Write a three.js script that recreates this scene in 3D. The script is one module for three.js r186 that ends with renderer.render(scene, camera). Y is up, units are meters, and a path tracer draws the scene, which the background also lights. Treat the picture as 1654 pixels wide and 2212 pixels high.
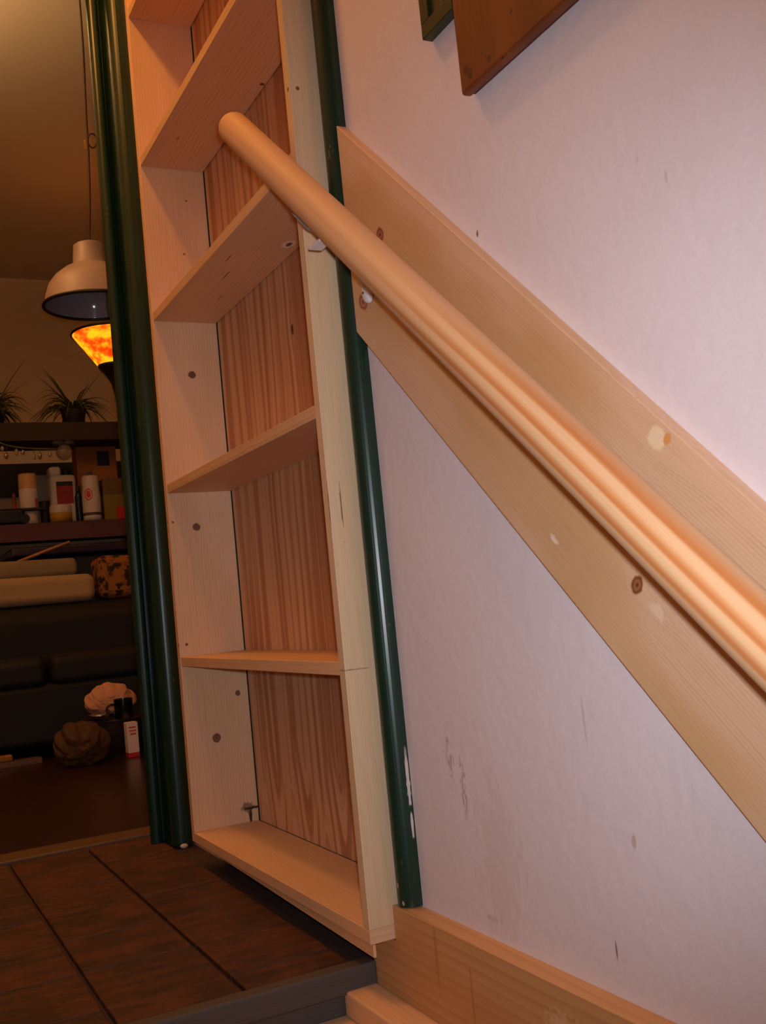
import * as THREE from 'three';
import { RoundedBoxGeometry } from 'three/addons/geometries/RoundedBoxGeometry.js';
import { mergeGeometries } from 'three/addons/utils/BufferGeometryUtils.js';

// ------------------------------------------------------------------ camera, lights, exposure
const scene = new THREE.Scene();
scene.background = new THREE.Color(0x000000);
const camera = new THREE.PerspectiveCamera(53.31, 1654 / 2212, 0.02, 60);
camera.position.set(-0.5785, 0.4395, 1.2749);
camera.rotation.set(0.0824, -0.4779, -0.0987, 'YXZ');
camera.updateMatrixWorld(true);
const renderer = new THREE.WebGLRenderer({ antialias: true });
renderer.toneMapping = THREE.LinearToneMapping;
renderer.toneMappingExposure = 1.0;
renderer.shadowMap.enabled = true;

function pointLight(color, cd, pos, size) {
  const l = new THREE.PointLight(color, cd, 0, 2);
  l.position.set(...pos); l.castShadow = true; l.shadow.radius = size / 0.02;
  scene.add(l); return l;
}
const LANDING_LAMP = [-0.42, 2.35, -0.36], ROOM_LAMP = [-0.9, 2.36, -1.9];
pointLight(new THREE.Color(1, 0.42, 0.09), 1.75, LANDING_LAMP, 0.05);     // warm bulb over the landing
pointLight(new THREE.Color(1, 0.62, 0.32), 5.6, ROOM_LAMP, 0.03);        // bulb in the up-lighting bowl of the far room
// the camera's own flash, just up and right of its lens, with the beam of its reflector
const flash = new THREE.SpotLight(new THREE.Color(0.96, 0.98, 1.05), 2.5, 0, THREE.MathUtils.degToRad(40), 1, 2);
flash.position.set(0.014, 0.026, 0.0).applyQuaternion(camera.quaternion).add(camera.position);
flash.target.position.set((910 - 827) / 2203.2, (1106 - 1090) / 2203.2, -1).applyQuaternion(camera.quaternion).add(camera.position);
flash.castShadow = true; flash.shadow.radius = 0.6; scene.add(flash, flash.target);

// ------------------------------------------------------------------ pixel -> point helper
const F = 2203.2;
function at(px, py, z) {                                   // pixel of the photograph on the plane z
  const d = new THREE.Vector3((px - 827) / F, -(py - 1106) / F, -1).applyQuaternion(camera.quaternion);
  const k = (z - camera.position.z) / d.z;
  return new THREE.Vector3(camera.position.x + k * d.x, camera.position.y + k * d.y, z);
}

// ------------------------------------------------------------------ noise and textures
function rng(seed) { let s = seed >>> 0; return () => { s = (s + 0x6D2B79F5) >>> 0; let t = s; t = Math.imul(t ^ (t >>> 15), t | 1); t ^= t + Math.imul(t ^ (t >>> 7), t | 61); return ((t ^ (t >>> 14)) >>> 0) / 4294967296; }; }
function hash(i, j, s) { let h = Math.imul(i, 374761393) + Math.imul(j, 668265263) + Math.imul(s, 2246822519); h = Math.imul(h ^ (h >>> 13), 1274126177); return ((h ^ (h >>> 16)) >>> 0) / 4294967296; }
function vn(x, y, s) { const i = Math.floor(x), j = Math.floor(y); let a = x - i, b = y - j; a = a * a * (3 - 2 * a); b = b * b * (3 - 2 * b); const p = hash(i, j, s), q = hash(i + 1, j, s), r = hash(i, j + 1, s), t = hash(i + 1, j + 1, s); return p + (q - p) * a + (r - p) * b + (p - q - r + t) * a * b; }
function fbm(x, y, s, o = 4) { let v = 0, a = 0.5, f = 1; for (let k = 0; k < o; k++) { v += a * vn(x * f, y * f, s + k * 17); a *= 0.5; f *= 2.03; } return v; }
const mix = (a, b, t) => a + (b - a) * t;
const sst = (a, b, x) => { const t = Math.min(1, Math.max(0, (x - a) / (b - a))); return t * t * (3 - 2 * t); };
const mix3 = (a, b, t) => [mix(a[0], b[0], t), mix(a[1], b[1], t), mix(a[2], b[2], t)];
function texture(w, h, fn, srgb = true) {                   // fn(u, v) -> [r, g, b] in 0..255
  const d = new Uint8Array(w * h * 4);
  for (let j = 0; j < h; j++) for (let i = 0; i < w; i++) {
    const c = fn((i + 0.5) / w, (j + 0.5) / h), o = (j * w + i) * 4;
    d[o] = Math.max(0, Math.min(255, c[0])); d[o + 1] = Math.max(0, Math.min(255, c[1])); d[o + 2] = Math.max(0, Math.min(255, c[2])); d[o + 3] = 255;
  }
  const t = new THREE.DataTexture(d, w, h); t.wrapS = t.wrapT = THREE.MirroredRepeatWrapping; t.magFilter = THREE.LinearFilter; t.minFilter = THREE.LinearMipmapLinearFilter; t.generateMipmaps = true;
  if (srgb) t.colorSpace = THREE.SRGBColorSpace;
  t.needsUpdate = true; return t;
}
// plain-sawn board: grain runs along u; L x H metres; knots in metres
function wood(L, H, ppm, o) {
  const { seed = 1, light, dark, rings = 90, strength = 0.5, knots = [], marks = [], patch = 0.25, patchCol, wander = 0.01, cath = 0 } = o;
  const w = Math.min(2048, Math.round(L * ppm)), h = Math.max(16, Math.min(2048, Math.round(H * ppm)));
  return texture(w, h, (u, v) => {
    const x = u * L, y = v * H; let d = y, kd = 0, ring = 0, kc = null;
    for (const k of knots) {
      const ex = (x - k.x) / (k.r * 4.5), ey = (y - k.y);
      d += Math.sign(ey || 1) * -k.r * 1.1 * Math.exp(-ex * ex) * Math.exp(-Math.abs(ey) / (k.r * 2.2)) * (k.pull ?? 1);
      const q = Math.hypot((x - k.x) / (k.st ?? 1), y - k.y) / k.r * (0.92 + 0.2 * vn(x * 300, y * 300, seed + 9));
      if (q < 1.5) { const a = 1 - sst(0.8, 1.12, q); if (a > kd) { kd = a; kc = k; ring = k.plain ? 1 : 0.94 + 0.16 * Math.cos(q * 10 + 2) - 0.18 * (1 - sst(0, 0.35, q)); } }
    }
    d += wander * (fbm(x * 1.7, y * 4, seed, 3) - 0.5) * 2;
    if (cath) { const yc = H * (0.5 + 0.25 * Math.sin(x * 1.9 + seed)), g = cath * (0.5 + 0.5 * Math.sin(x * 2.6 + seed * 2.1) + 0.5 * fbm(x * 2, 0, seed + 3)); d = Math.sqrt((d - yc) * (d - yc) + g * g * 0.02); }
    const t = d * rings + 0.6 * vn(x * 3, y * 30, seed + 5); const fr = t - Math.floor(t);
    let late = Math.pow(fr, 2.2) * (1 - sst(0.86, 1, fr)); late *= 0.55 + 0.9 * hash(Math.floor(t), 3, seed);
    const fibre = vn(x * 26, y * 1400, seed + 7) - 0.5, big = fbm(x * 3.2, y * 8, seed + 11, 3);
    let c = mix3(light, dark, Math.min(1, strength * late + 0.10 * fibre + 0.05));
    if (patchCol) c = mix3(c, patchCol, patch * sst(0.42, 0.62, big));
    const s = 1 + 0.10 * (big - 0.5) + 0.05 * fibre; c = [c[0] * s, c[1] * s, c[2] * s];
    if (kc) c = mix3(c, (kc.col ?? [120, 70, 42]).map(a => a * ring), kd * (kc.a ?? 1));
    for (const m of marks) { const q = Math.hypot((x - m.x) / m.a, (y - m.y) / m.b) * (0.7 + 0.6 * vn(x * 200, y * 400, seed + 21)); if (q < 1) c = mix3(c, m.col, (m.o ?? 1) * (1 - sst(0.6, 1, q))); }
    return c;
  });
}
const std = (o) => new THREE.MeshPhysicalMaterial(Object.assign({ roughness: 0.6 }, o));
const flat = (r, g, b, rough = 0.6, o = {}) => { const m = new THREE.MeshPhysicalMaterial(Object.assign({ roughness: rough }, o)); m.color.setRGB(r / 255, g / 255, b / 255, THREE.SRGBColorSpace); return m; };

const PINE = [230, 190, 150], PINED = [202, 148, 100];
const W = 0.8314, T = 0.019, D = 0.14, XW = 0.064;          // bookcase width, board thickness, bookcase depth, wall plane
const SH = [1.7624, 1.4274, 1.0857, 0.7165, 0.3564], TOP = 2.1, YF = -0.066, YC = 2.66, DH = 2.065;

const M = {};
M.pine = std({ map: wood(1.2, 0.3, 900, { seed: 4, light: PINE, dark: PINED, rings: 110, strength: 0.42, patch: 0.3, patchCol: [222, 172, 124], knots: [{ x: 0.23, y: 0.07, r: 0.004 }, { x: 0.77, y: 0.2, r: 0.005 }], marks: [{ x: 0.52, y: 0.11, a: 0.012, b: 0.001, col: [120, 66, 36], o: 0.8 }, { x: 0.9, y: 0.24, a: 0.01, b: 0.001, col: [120, 66, 36], o: 0.7 }] }), roughness: 0.55 });
M.pocketShelf = std({ map: wood(W, D, 1000, { seed: 19, light: PINE, dark: PINED, rings: 110, strength: 0.4, patch: 0.3, patchCol: [222, 176, 130], wander: 0.02, knots: [{ x: 0.508, y: 0.117, r: 0.006, st: 1.9, col: [112, 88, 78], pull: 0 }, { x: 0.51, y: 0.115, r: 0.012, st: 1.7, col: [240, 218, 196], plain: 1 }], marks: [{ x: 0.33, y: 0.06, a: 0.03, b: 0.0012, col: [120, 70, 44] }, { x: 0.2, y: 0.09, a: 0.02, b: 0.001, col: [120, 70, 44] }, { x: 0.42, y: 0.035, a: 0.025, b: 0.001, col: [120, 70, 44] }] }), roughness: 0.55 });
M.edge = std({ map: wood(1.0, 0.1, 1000, { seed: 41, light: [232, 186, 140], dark: [204, 146, 98], rings: 240, strength: 0.35, patch: 0.3, patchCol: [214, 160, 110] }), roughness: 0.55 });
const fk = (x, y, r, o = {}) => ({ x: y, y: x, r, col: [128, 82, 52], ...o });
M.farSide = std({ map: wood(TOP, D, 950, { seed: 9, light: PINE, dark: PINED, rings: 150, strength: 0.3, patch: 0.4, patchCol: [238, 202, 164], knots: [fk(0.076, 0.952, 0.0085), fk(0.058, 0.624, 0.0085), fk(0.063, 0.182, 0.0095), fk(0.117, 0.268, 0.006), fk(0.016, 0.381, 0.003), fk(0.096, 1.34, 0.002), fk(0.081, 1.219, 0.002), fk(0.008, 0.637, 0.0025)], marks: [{ x: 0.012, y: 0.122, a: 0.02, b: 0.004, col: [52, 34, 24] }, { x: 0.03, y: 0.118, a: 0.012, b: 0.016, col: [92, 62, 46], o: 0.6 }, { x: 0.028, y: 0.125, a: 0.003, b: 0.02, col: [40, 26, 18] }] }), roughness: 0.5 });
M.nearSide = std({ map: wood(TOP, D, 950, { seed: 15, light: [234, 202, 162], dark: [198, 154, 110], rings: 330, strength: 0.42, wander: 0.004, knots: [fk(0.012, 1.1727, 0.003)], marks: [{ x: 0.565, y: 0.018, a: 0.045, b: 0.001, col: [150, 104, 68] }, { x: 0.345, y: 0.016, a: 0.0008, b: 0.03, col: [150, 120, 92] }] }), roughness: 0.5 });
const LB = 1.75, HB = 0.216;                                // rail backing board
M.board = std({ map: wood(LB, HB, 1000, { seed: 27, light: [230, 192, 158], dark: [194, 144, 98], rings: 250, strength: 0.4, patch: 0.8, patchCol: [206, 160, 110], wander: 0.008, knots: [{ x: 0.199, y: 0.1405, r: 0.009, st: 1.3, col: [170, 100, 70] }, { x: 0.199, y: 0.0434, r: 0.010, st: 1.5, col: [184, 118, 84] }, { x: 0.792, y: 0.206, r: 0.006, st: 0.8, col: [222, 154, 90], plain: 1, pull: 0 }, { x: 0.781, y: 0.2, r: 0.011, st: 1.1, col: [240, 212, 176], plain: 1, pull: 1.6 }, { x: 0.833, y: 0.0746, r: 0.010, st: 0.75, col: [158, 98, 62], pull: 1.4 }], marks: [{ x: 0.713, y: 0.033, a: 0.01, b: 0.004, col: [240, 214, 190] }, { x: 0.866, y: 0.072, a: 0.014, b: 0.008, col: [238, 208, 178], o: 0.7 }] }), roughness: 0.5 });
M.skirt = std({ map: wood(1.2, 0.34, 900, { seed: 33, light: [212, 164, 110], dark: [182, 124, 76], rings: 70, strength: 0.45, patch: 0.5, patchCol: [190, 134, 80], marks: [{ x: 0.21, y: 0.29, a: 0.004, b: 0.05, col: [172, 120, 72], o: 0.5 }, { x: 0.29, y: 0.26, a: 0.003, b: 0.05, col: [168, 116, 70], o: 0.5 }, { x: 0.47, y: 0.27, a: 0.04, b: 0.035, col: [228, 190, 148], o: 0.7 }] }), roughness: 0.5 });
// rotary-cut fir plywood: broad wavy stripes
M.ply = std({ map: texture(2048, 820, (u, v) => {
  const x = u * TOP, y = v * W;                             // x up the panel, y across
  const ex = (x - 0.937) / 0.035, ey = y - 0.432;
  const yy = y + 0.022 * (fbm(x * 1.3, y * 3, 71, 3) - 0.5) + Math.sign(ey || 1) * -0.013 * Math.exp(-ex * ex) * Math.exp(-Math.abs(ey) / 0.02) + 0.03 * Math.exp(-Math.pow((y - 0.32) / 0.07, 2)) * Math.sin(x * 3.3 + 1) * sst(0.5, 0.8, x);
  const pat = (t, k) => 0.62 * sst(0.34, 0.7, vn(t, x * 0.9, 77 + k)) + 0.42 * (vn(t * 3.1, x * 1.3, 78 + k) - 0.35) - 0.35 * sst(0.8, 0.95, vn(t * 1.9 + 40, x * 0.6, 83 + k));
  const tv = yy * 88 + 0.6 * vn(x * 6, y * 20, 73), tf = 4.2 * Math.cos((yy - 0.3) * 40) + 24 * x + 9 * y + 0.8 * vn(x * 12, y * 20, 74);
  let s = mix(pat(tv, 0), pat(tf, 20), 1 - sst(0.05, 0.17, x + 0.05 * Math.sin(y * 40))) + 0.3 * sst(0.5, 0.72, fbm(x * 3, y * 14, 79, 3)); s = Math.max(0, Math.min(1, s));
  const fib = vn(x * 30, y * 1500, 81) - 0.5;
  let c = mix3([228, 182, 142], [172, 106, 66], Math.max(0, Math.min(1, 0.85 * s + 0.16 * fib)));
  const k = Math.hypot((x - 0.937) / 2.4, y - 0.432); if (k < 0.006) c = mix3(c, [66, 34, 18], 1 - sst(0.002, 0.006, k));
  return c;
}), roughness: 0.6 });
// turned pine pole: lengthwise bands
M.rail = std({ map: texture(256, 2048, (u, v) => {
  const y = v * 1.9, a = u * 6.2832, p = Math.sin((u - 0.75) * 6.2832), q = Math.cos((u - 0.75) * 6.2832);
  const t = 1.6 * p + 0.5 * q + 0.95 * y + 0.3 * Math.sin(y * 3.4 + 0.6) + 0.1 * Math.sin(y * 8.3) + 0.25 * (fbm(y * 4, a * 2, 91, 3) - 0.5) + 0.2, n = Math.floor(t), fr = t - n;
  let s = sst(0.25, 0.72, fr) * (1 - sst(0.76, 0.98, fr)) * (0.75 + 0.25 * hash(n, 2, 97)); s *= 0.12 + 0.88 * sst(0.45, 0.85, y + 0.18 * p);
  const fib = vn(a * 60, y * 12, 95) - 0.5;
  return mix3([230, 186, 142], [198, 122, 66], Math.min(1, 0.95 * s + 0.14 * fib + 0.06));
}), roughness: 0.6 });
// old gloss green paint with chips down to plaster and brown undercoat
const greenTex = (seed, chips, pal = [[9, 40, 27], [15, 54, 38]]) => texture(256, 2048, (u, v) => {
  const y = v * 2.2, x = u * 0.12; const n = fbm(x * 60, y * 14, seed, 3); let c = mix3(pal[0], pal[1], n);
  const q = vn(x * 420, y * 130, seed + 3) * 0.62 + 0.38 * vn(x * 90, y * 30, seed + 4); if (q > 0.905) c = mix3(c, [150, 140, 104], sst(0.905, 0.93, q));
  for (const k of chips) { const e = Math.hypot((u - k[0]) / k[2], (y - k[1]) / k[3]) * (0.65 + 0.7 * vn(x * 500, y * 160, seed + 8)); if (e < 1) c = mix3(c, k[4] ?? [214, 196, 190], 1 - sst(0.75, 1, e)); }
  return c;
});
M.wall = std({ map: texture(1024, 1024, (u, v) => {
  const z = u * 1.0, y = v * 1.4; let n = fbm(z * 6, y * 6, 101, 4), f = vn(z * 400, y * 400, 103); const k = 0.965 + 0.05 * n + 0.02 * f; let c = [230 * k, 219 * k, 224 * k];
  const mk = (cz, cy, a, b, col, o, fine) => { const e = Math.hypot((z - cz) / a, (y - cy) / b) * (0.5 + 1.0 * vn(z * 260, y * 90, 107)); if (e < 1) c = mix3(c, col, o * (1 - sst(0.5, 1, e)) * (fine ? sst(0.45, 0.6, vn(z * 900, y * 150, 109)) : 1)); };
  mk(0.148, 0.235 + 0.14, 0.009, 0.035, [170, 148, 142], 0.8, 1); mk(0.176, 0.205 + 0.14, 0.007, 0.045, [170, 148, 142], 0.8, 1); mk(0.213, 0.05 + 0.14, 0.022, 0.004, [206, 190, 186], 0.8);
  mk(0.439, 0.071 + 0.14, 0.0018, 0.012, [110, 96, 96], 0.9); mk(0.334, 0.838 + 0.14, 0.003, 0.004, [120, 100, 98], 0.9); mk(0.633, 0.779 + 0.14, 0.002, 0.006, [200, 184, 186], 0.6); mk(0.6, 0.81 + 0.14, 0.0015, 0.005, [200, 184, 186], 0.5);
  mk(0.429, 0.294 + 0.14, 0.002, 0.03, [196, 176, 172], 0.5); mk(0.485, 0.184 + 0.14, 0.005, 0.008, [190, 160, 152], 0.6); mk(0.24, 0.12 + 0.14, 0.05, 0.11, [214, 198, 196], 0.4);
  return c;
}), bumpMap: texture(512, 512, (u, v) => { const a = 255 * fbm(u * 90, v * 126, 111, 3); return [a, a, a]; }, false), bumpScale: 0.0006, roughness: 0.72 });
M.paint = flat(190, 182, 176, 0.75);
M.tan = flat(206, 180, 142, 0.8);
M.ceilingFar = flat(226, 206, 168, 0.85);
M.tile = [3, 5, 8].map(s => std({ map: texture(256, 256, (u, v) => { const n = fbm(u * 3, v * 9, s * 31, 5), r = fbm(u * 10, v * 5, s * 37, 4); return mix3(mix3([86, 45, 27], [56, 30, 20], sst(0.3, 0.7, n)), [100, 57, 36], 0.5 * sst(0.5, 0.75, r)); }), bumpMap: texture(256, 256, (u, v) => { const a = 255 * fbm(u * 4, v * 11, s * 31, 5); return [a, a, a]; }, false), bumpScale: 0.004, roughness: 0.6 }));
M.grout = flat(62, 44, 34, 0.9);
M.grey = std({ map: wood(1.1, 0.12, 700, { seed: 51, light: [86, 79, 74], dark: [60, 55, 52], rings: 200, strength: 0.5 }), roughness: 0.6 });
M.darkFloor = std({ map: wood(1.2, 0.6, 500, { seed: 55, light: [54, 35, 23], dark: [34, 21, 14], rings: 60, strength: 0.6 }), roughness: 0.28 });
M.thresh = std({ map: wood(1.0, 0.15, 700, { seed: 57, light: [104, 78, 54], dark: [72, 50, 34], rings: 120, strength: 0.6 }), roughness: 0.45 });
M.white = flat(236, 232, 232, 0.35);
M.black = flat(16, 15, 16, 0.5);

// ------------------------------------------------------------------ builders
const taken = {};
function numbered(n) { if (taken[n] === undefined) { taken[n] = 0; return n; } taken[n]++; return n + '_' + String(taken[n]).padStart(3, '0'); }
function mesh(name, geo, mat, parent) { const m = new THREE.Mesh(geo, mat); m.castShadow = m.receiveShadow = true; m.name = parent ? name : numbered(name); (parent ?? scene).add(m); return m; }
function tag(o, label, category, group) { o.userData.label = label; o.userData.category = category; if (group) o.userData.group = group; return o; }
function struct(o, label) { o.userData.kind = 'structure'; if (label) o.userData.label = label; return o; }
function thing(name, label, category, pos, group) { const g = new THREE.Group(); g.name = numbered(name); g.position.set(...pos); scene.add(g); return tag(g, label, category, group); }
// box from corner to corner; uv in metres along the grain axis ('x','y','z'), texture covers L x H metres
function board(a, b, { grain, L = 1.2, H = 0.3, off = [0, 0], org = null, r = 0.0012 } = {}) {
  const s = [b[0] - a[0], b[1] - a[1], b[2] - a[2]], g = new RoundedBoxGeometry(s[0], s[1], s[2], 2, Math.min(r, Math.min(...s) * 0.3));
  g.translate((a[0] + b[0]) / 2, (a[1] + b[1]) / 2, (a[2] + b[2]) / 2);
  return metreUV(g, grain ?? 'xyz'[s.indexOf(Math.max(...s))], L, H, off, org ?? a);
}
function metreUV(g, grain, L, H, off = [0, 0], org = [0, 0, 0]) {
  if (g.index) g = g.toNonIndexed();
  const p = g.attributes.position, n = g.attributes.normal, uv = new Float32Array(p.count * 2), gi = 'xyz'.indexOf(grain);
  for (let i = 0; i < p.count; i += 3) {
    const nn = [0, 0, 0]; for (let k = 0; k < 3; k++) { nn[0] += Math.abs(n.getX(i + k)); nn[1] += Math.abs(n.getY(i + k)); nn[2] += Math.abs(n.getZ(i + k)); }
    const na = nn.indexOf(Math.max(...nn)); const ot = [0, 1, 2].filter(k => k !== gi && k !== na); const vi = ot[ot.length - 1], ui = na === gi ? ot[0] : gi;
    for (let k = 0; k < 3; k++) { const q = [p.getX(i + k) - org[0], p.getY(i + k) - org[1], p.getZ(i + k) - org[2]]; uv[(i + k) * 2] = q[ui] / L + off[0]; uv[(i + k) * 2 + 1] = q[vi] / H + off[1]; }
  }
  g.setAttribute('uv', new THREE.BufferAttribute(uv, 2)); return g;
}
const bx = (a, b, o) => board(a, b, { r: 0.0005, ...o });
const merge = (l) => mergeGeometries(l.map(g => g.index ? g.toNonIndexed() : g));
function lathe(pts, seg = 40) { return new THREE.LatheGeometry(pts.map(q => new THREE.Vector2(q[0], q[1])), seg); }
function tube(pts, r, seg = 24, rs = 8, closed = false) { return new THREE.TubeGeometry(new THREE.CatmullRomCurve3(pts.map(q => q.isVector3 ? q : new THREE.Vector3(...q)), closed), seg, r, rs, closed); }
function extrudeXZ(pts, y0, y1) {                            // plan outline (x, z) raised from y0 to y1
  const s = new THREE.Shape(pts.map(q => new THREE.Vector2(q[0], -q[1]))); const g = new THREE.ExtrudeGeometry(s, { depth: y1 - y0, bevelEnabled: false, curveSegments: 12 }); g.rotateX(-Math.PI / 2); g.translate(0, y0, 0); return g;
}
const arc = (cx, cz, r, a0, a1, n) => Array.from({ length: n + 1 }, (_, i) => { const a = mix(a0, a1, i / n) * Math.PI / 180; return [cx + r * Math.cos(a), cz + r * Math.sin(a)]; });

// ------------------------------------------------------------------ the setting
{ // right wall with the old doorway that holds the bookcase
  const o = { grain: 'z', L: 1.0, H: 1.4, org: [0, -0.14, 0] };
  struct(mesh('wall_right', merge([bx([XW, -2.2, 0.0005], [0.3, YC, 2.75], o), bx([XW, 2.13, -W - 0.01], [0.3, YC, 0.0005], o), bx([XW, -0.2, -1.28], [0.3, YC, -W - 0.01], o)]), M.wall), 'pinkish white painted stair wall beside the bookcase');
  struct(mesh('wall_niche', bx([D + 0.0078, -0.3, -W - 0.0095], [0.3, 2.129, 0.0], { grain: 'z' }), flat(78, 92, 82, 0.85)), 'grey green old wall showing in the gap behind the bookcase');
  struct(mesh('wall_left', bx([-1.2, -2.2, -1.28], [-1.08, YC, 2.75], { grain: 'z' }), M.paint));
  struct(mesh('wall_back', bx([-1.2, -2.2, 2.65], [0.3, YC, 2.75], { grain: 'x' }), M.paint));
  struct(mesh('wall_front', merge([bx([-1.2, DH, -1.28], [0.3, YC, -1.16]), bx([0.05, -0.2, -1.28], [0.3, DH, -1.16]), bx([-1.2, -0.2, -1.28], [-0.9, DH, -1.16])]), M.paint), 'wall around the doorway to the far room');
  struct(mesh('wall_far', bx([-2.4, -0.2, -5.42], [2.1, YC, -5.3], { grain: 'x' }), M.tan), 'tan back wall of the dim far room');
  struct(mesh('wall_far_left', bx([-2.4, -0.2, -5.3], [-2.3, YC, -1.28], { grain: 'z' }), M.tan));
  struct(mesh('wall_far_right', bx([2.0, -0.2, -5.3], [2.1, YC, -1.28], { grain: 'z' }), M.tan));
  struct(mesh('wall_far_front', merge([bx([-2.4, -0.2, -1.28], [-1.2, YC, -1.16]), bx([0.3, -0.2, -1.28], [2.1, YC, -1.16])]), M.tan));
  struct(mesh('ceiling', merge([bx([-2.4, YC, -5.42], [2.1, YC + 0.1, -1.16]), bx([-1.2, YC, -1.16], [0.3, YC + 0.1, 2.75])]), M.ceilingFar), 'cream ceiling, lit where it is closest to the doorway');
  const fl = mesh('floor', bx([-1.08, YF - 0.1, -1.205], [0.18, YF - 0.008, -0.085], { grain: 'x' }), M.grout); struct(fl, 'landing floor of reddish brown slate tiles');
  const xs = [0.012]; for (let x = -0.148; x > -1.08; x -= 0.171) xs.push(x); xs.push(-1.08);
  const zs = [-0.087, -0.164, -0.334]; for (let z = -0.505; z > -1.2; z -= 0.171) zs.push(z); zs.push(-1.203);
  let k = 0;
  for (let i = 0; i + 1 < xs.length; i++) for (let j = 0; j + 1 < zs.length; j++) {
    const g0 = 0.0035, gz = 0.0014; if (xs[i] - xs[i + 1] < 0.02 || zs[j] - zs[j + 1] < 0.02) continue; k++;
    mesh('tile', board([xs[i + 1] + g0, YF - 0.009, zs[j + 1] + gz], [xs[i] - g0, YF + 0.0006 * ((k * 7) % 3 - 1), zs[j] - gz], { grain: 'x', L: 0.2, H: 0.2, off: [k * 0.37, k * 0.61], r: 0.003 }), M.tile[(i * 2 + j * 3 + i * j) % 3], fl);
  }
  const ns = mesh('landing_nosing', board([-1.08, YF - 0.034, -0.092], [0.036, YF + 0.002, -0.066], { grain: 'x', L: 1.1, H: 0.12, r: 0.004 }), M.grey, fl); ns.userData.label = 'worn grey painted nosing';
  mesh('landing_riser', board([-1.08, -0.45, -0.12], [0.036, YF - 0.034, -0.08], { grain: 'x', L: 1.1, H: 0.12, off: [0.3, 0.4] }), M.grey, fl);
  struct(mesh('floor_far', bx([-2.4, YF - 0.1, -5.3], [2.1, YF - 0.01, -1.205], { grain: 'x', L: 1.2, H: 0.6 }), M.darkFloor), 'dark polished wooden floor of the far room');
  const th = mesh('trim_1', board([-0.9, YF - 0.02, -1.3], [0.046, YF + 0.003, -1.21], { grain: 'x', L: 1, H: 0.15, r: 0.006 }), M.thresh); struct(th, 'worn wooden doorway threshold strip');
}
{ // stairs going down towards the camera
  const st = new THREE.Group(); st.name = 'staircase'; struct(st, 'pine stairs going down from the tiled landing'); scene.add(st);
  for (let k = 0; k < 8; k++) {
    const y = -0.13 - k * 0.19, z = -0.08 + k * 0.219;
    mesh('tread', board([-1.08, y - 0.03, z], [0.036, y, z + 0.27], { grain: 'x', off: [k * 0.3, k * 0.2] }), M.pine, st);
    mesh('riser', board([-1.08, y - 0.19, z + 0.219], [0.036, y - 0.03, z + 0.238], { grain: 'x', off: [k * 0.4, 0] }), M.pine, st);
  }
  // skirt board along the wall, notched under the end of the bookcase
  const s = new THREE.Shape([[0.072, -0.62], [-1.2, -0.62], [-1.2, 0.026], [-0.0015, 0.026], [-0.0015, -0.0215], [0.074, -0.0215], [0.074, -0.085]].map(q => new THREE.Vector2(...q)));
  let g = new THREE.ExtrudeGeometry(s, { depth: XW - 0.037, bevelEnabled: true, bevelSize: 0.0012, bevelThickness: 0.0012, bevelOffset: -0.0012, bevelSegments: 2 }); g.rotateY(Math.PI / 2); g.translate(0.0372, 0, 0);
  struct(mesh('baseboard_right', metreUV(g, 'z', 1.2, 0.34, [0.08, 0], [0, -0.3, 0]), M.skirt), 'wide honey pine skirt board below the stair wall');
}
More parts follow.
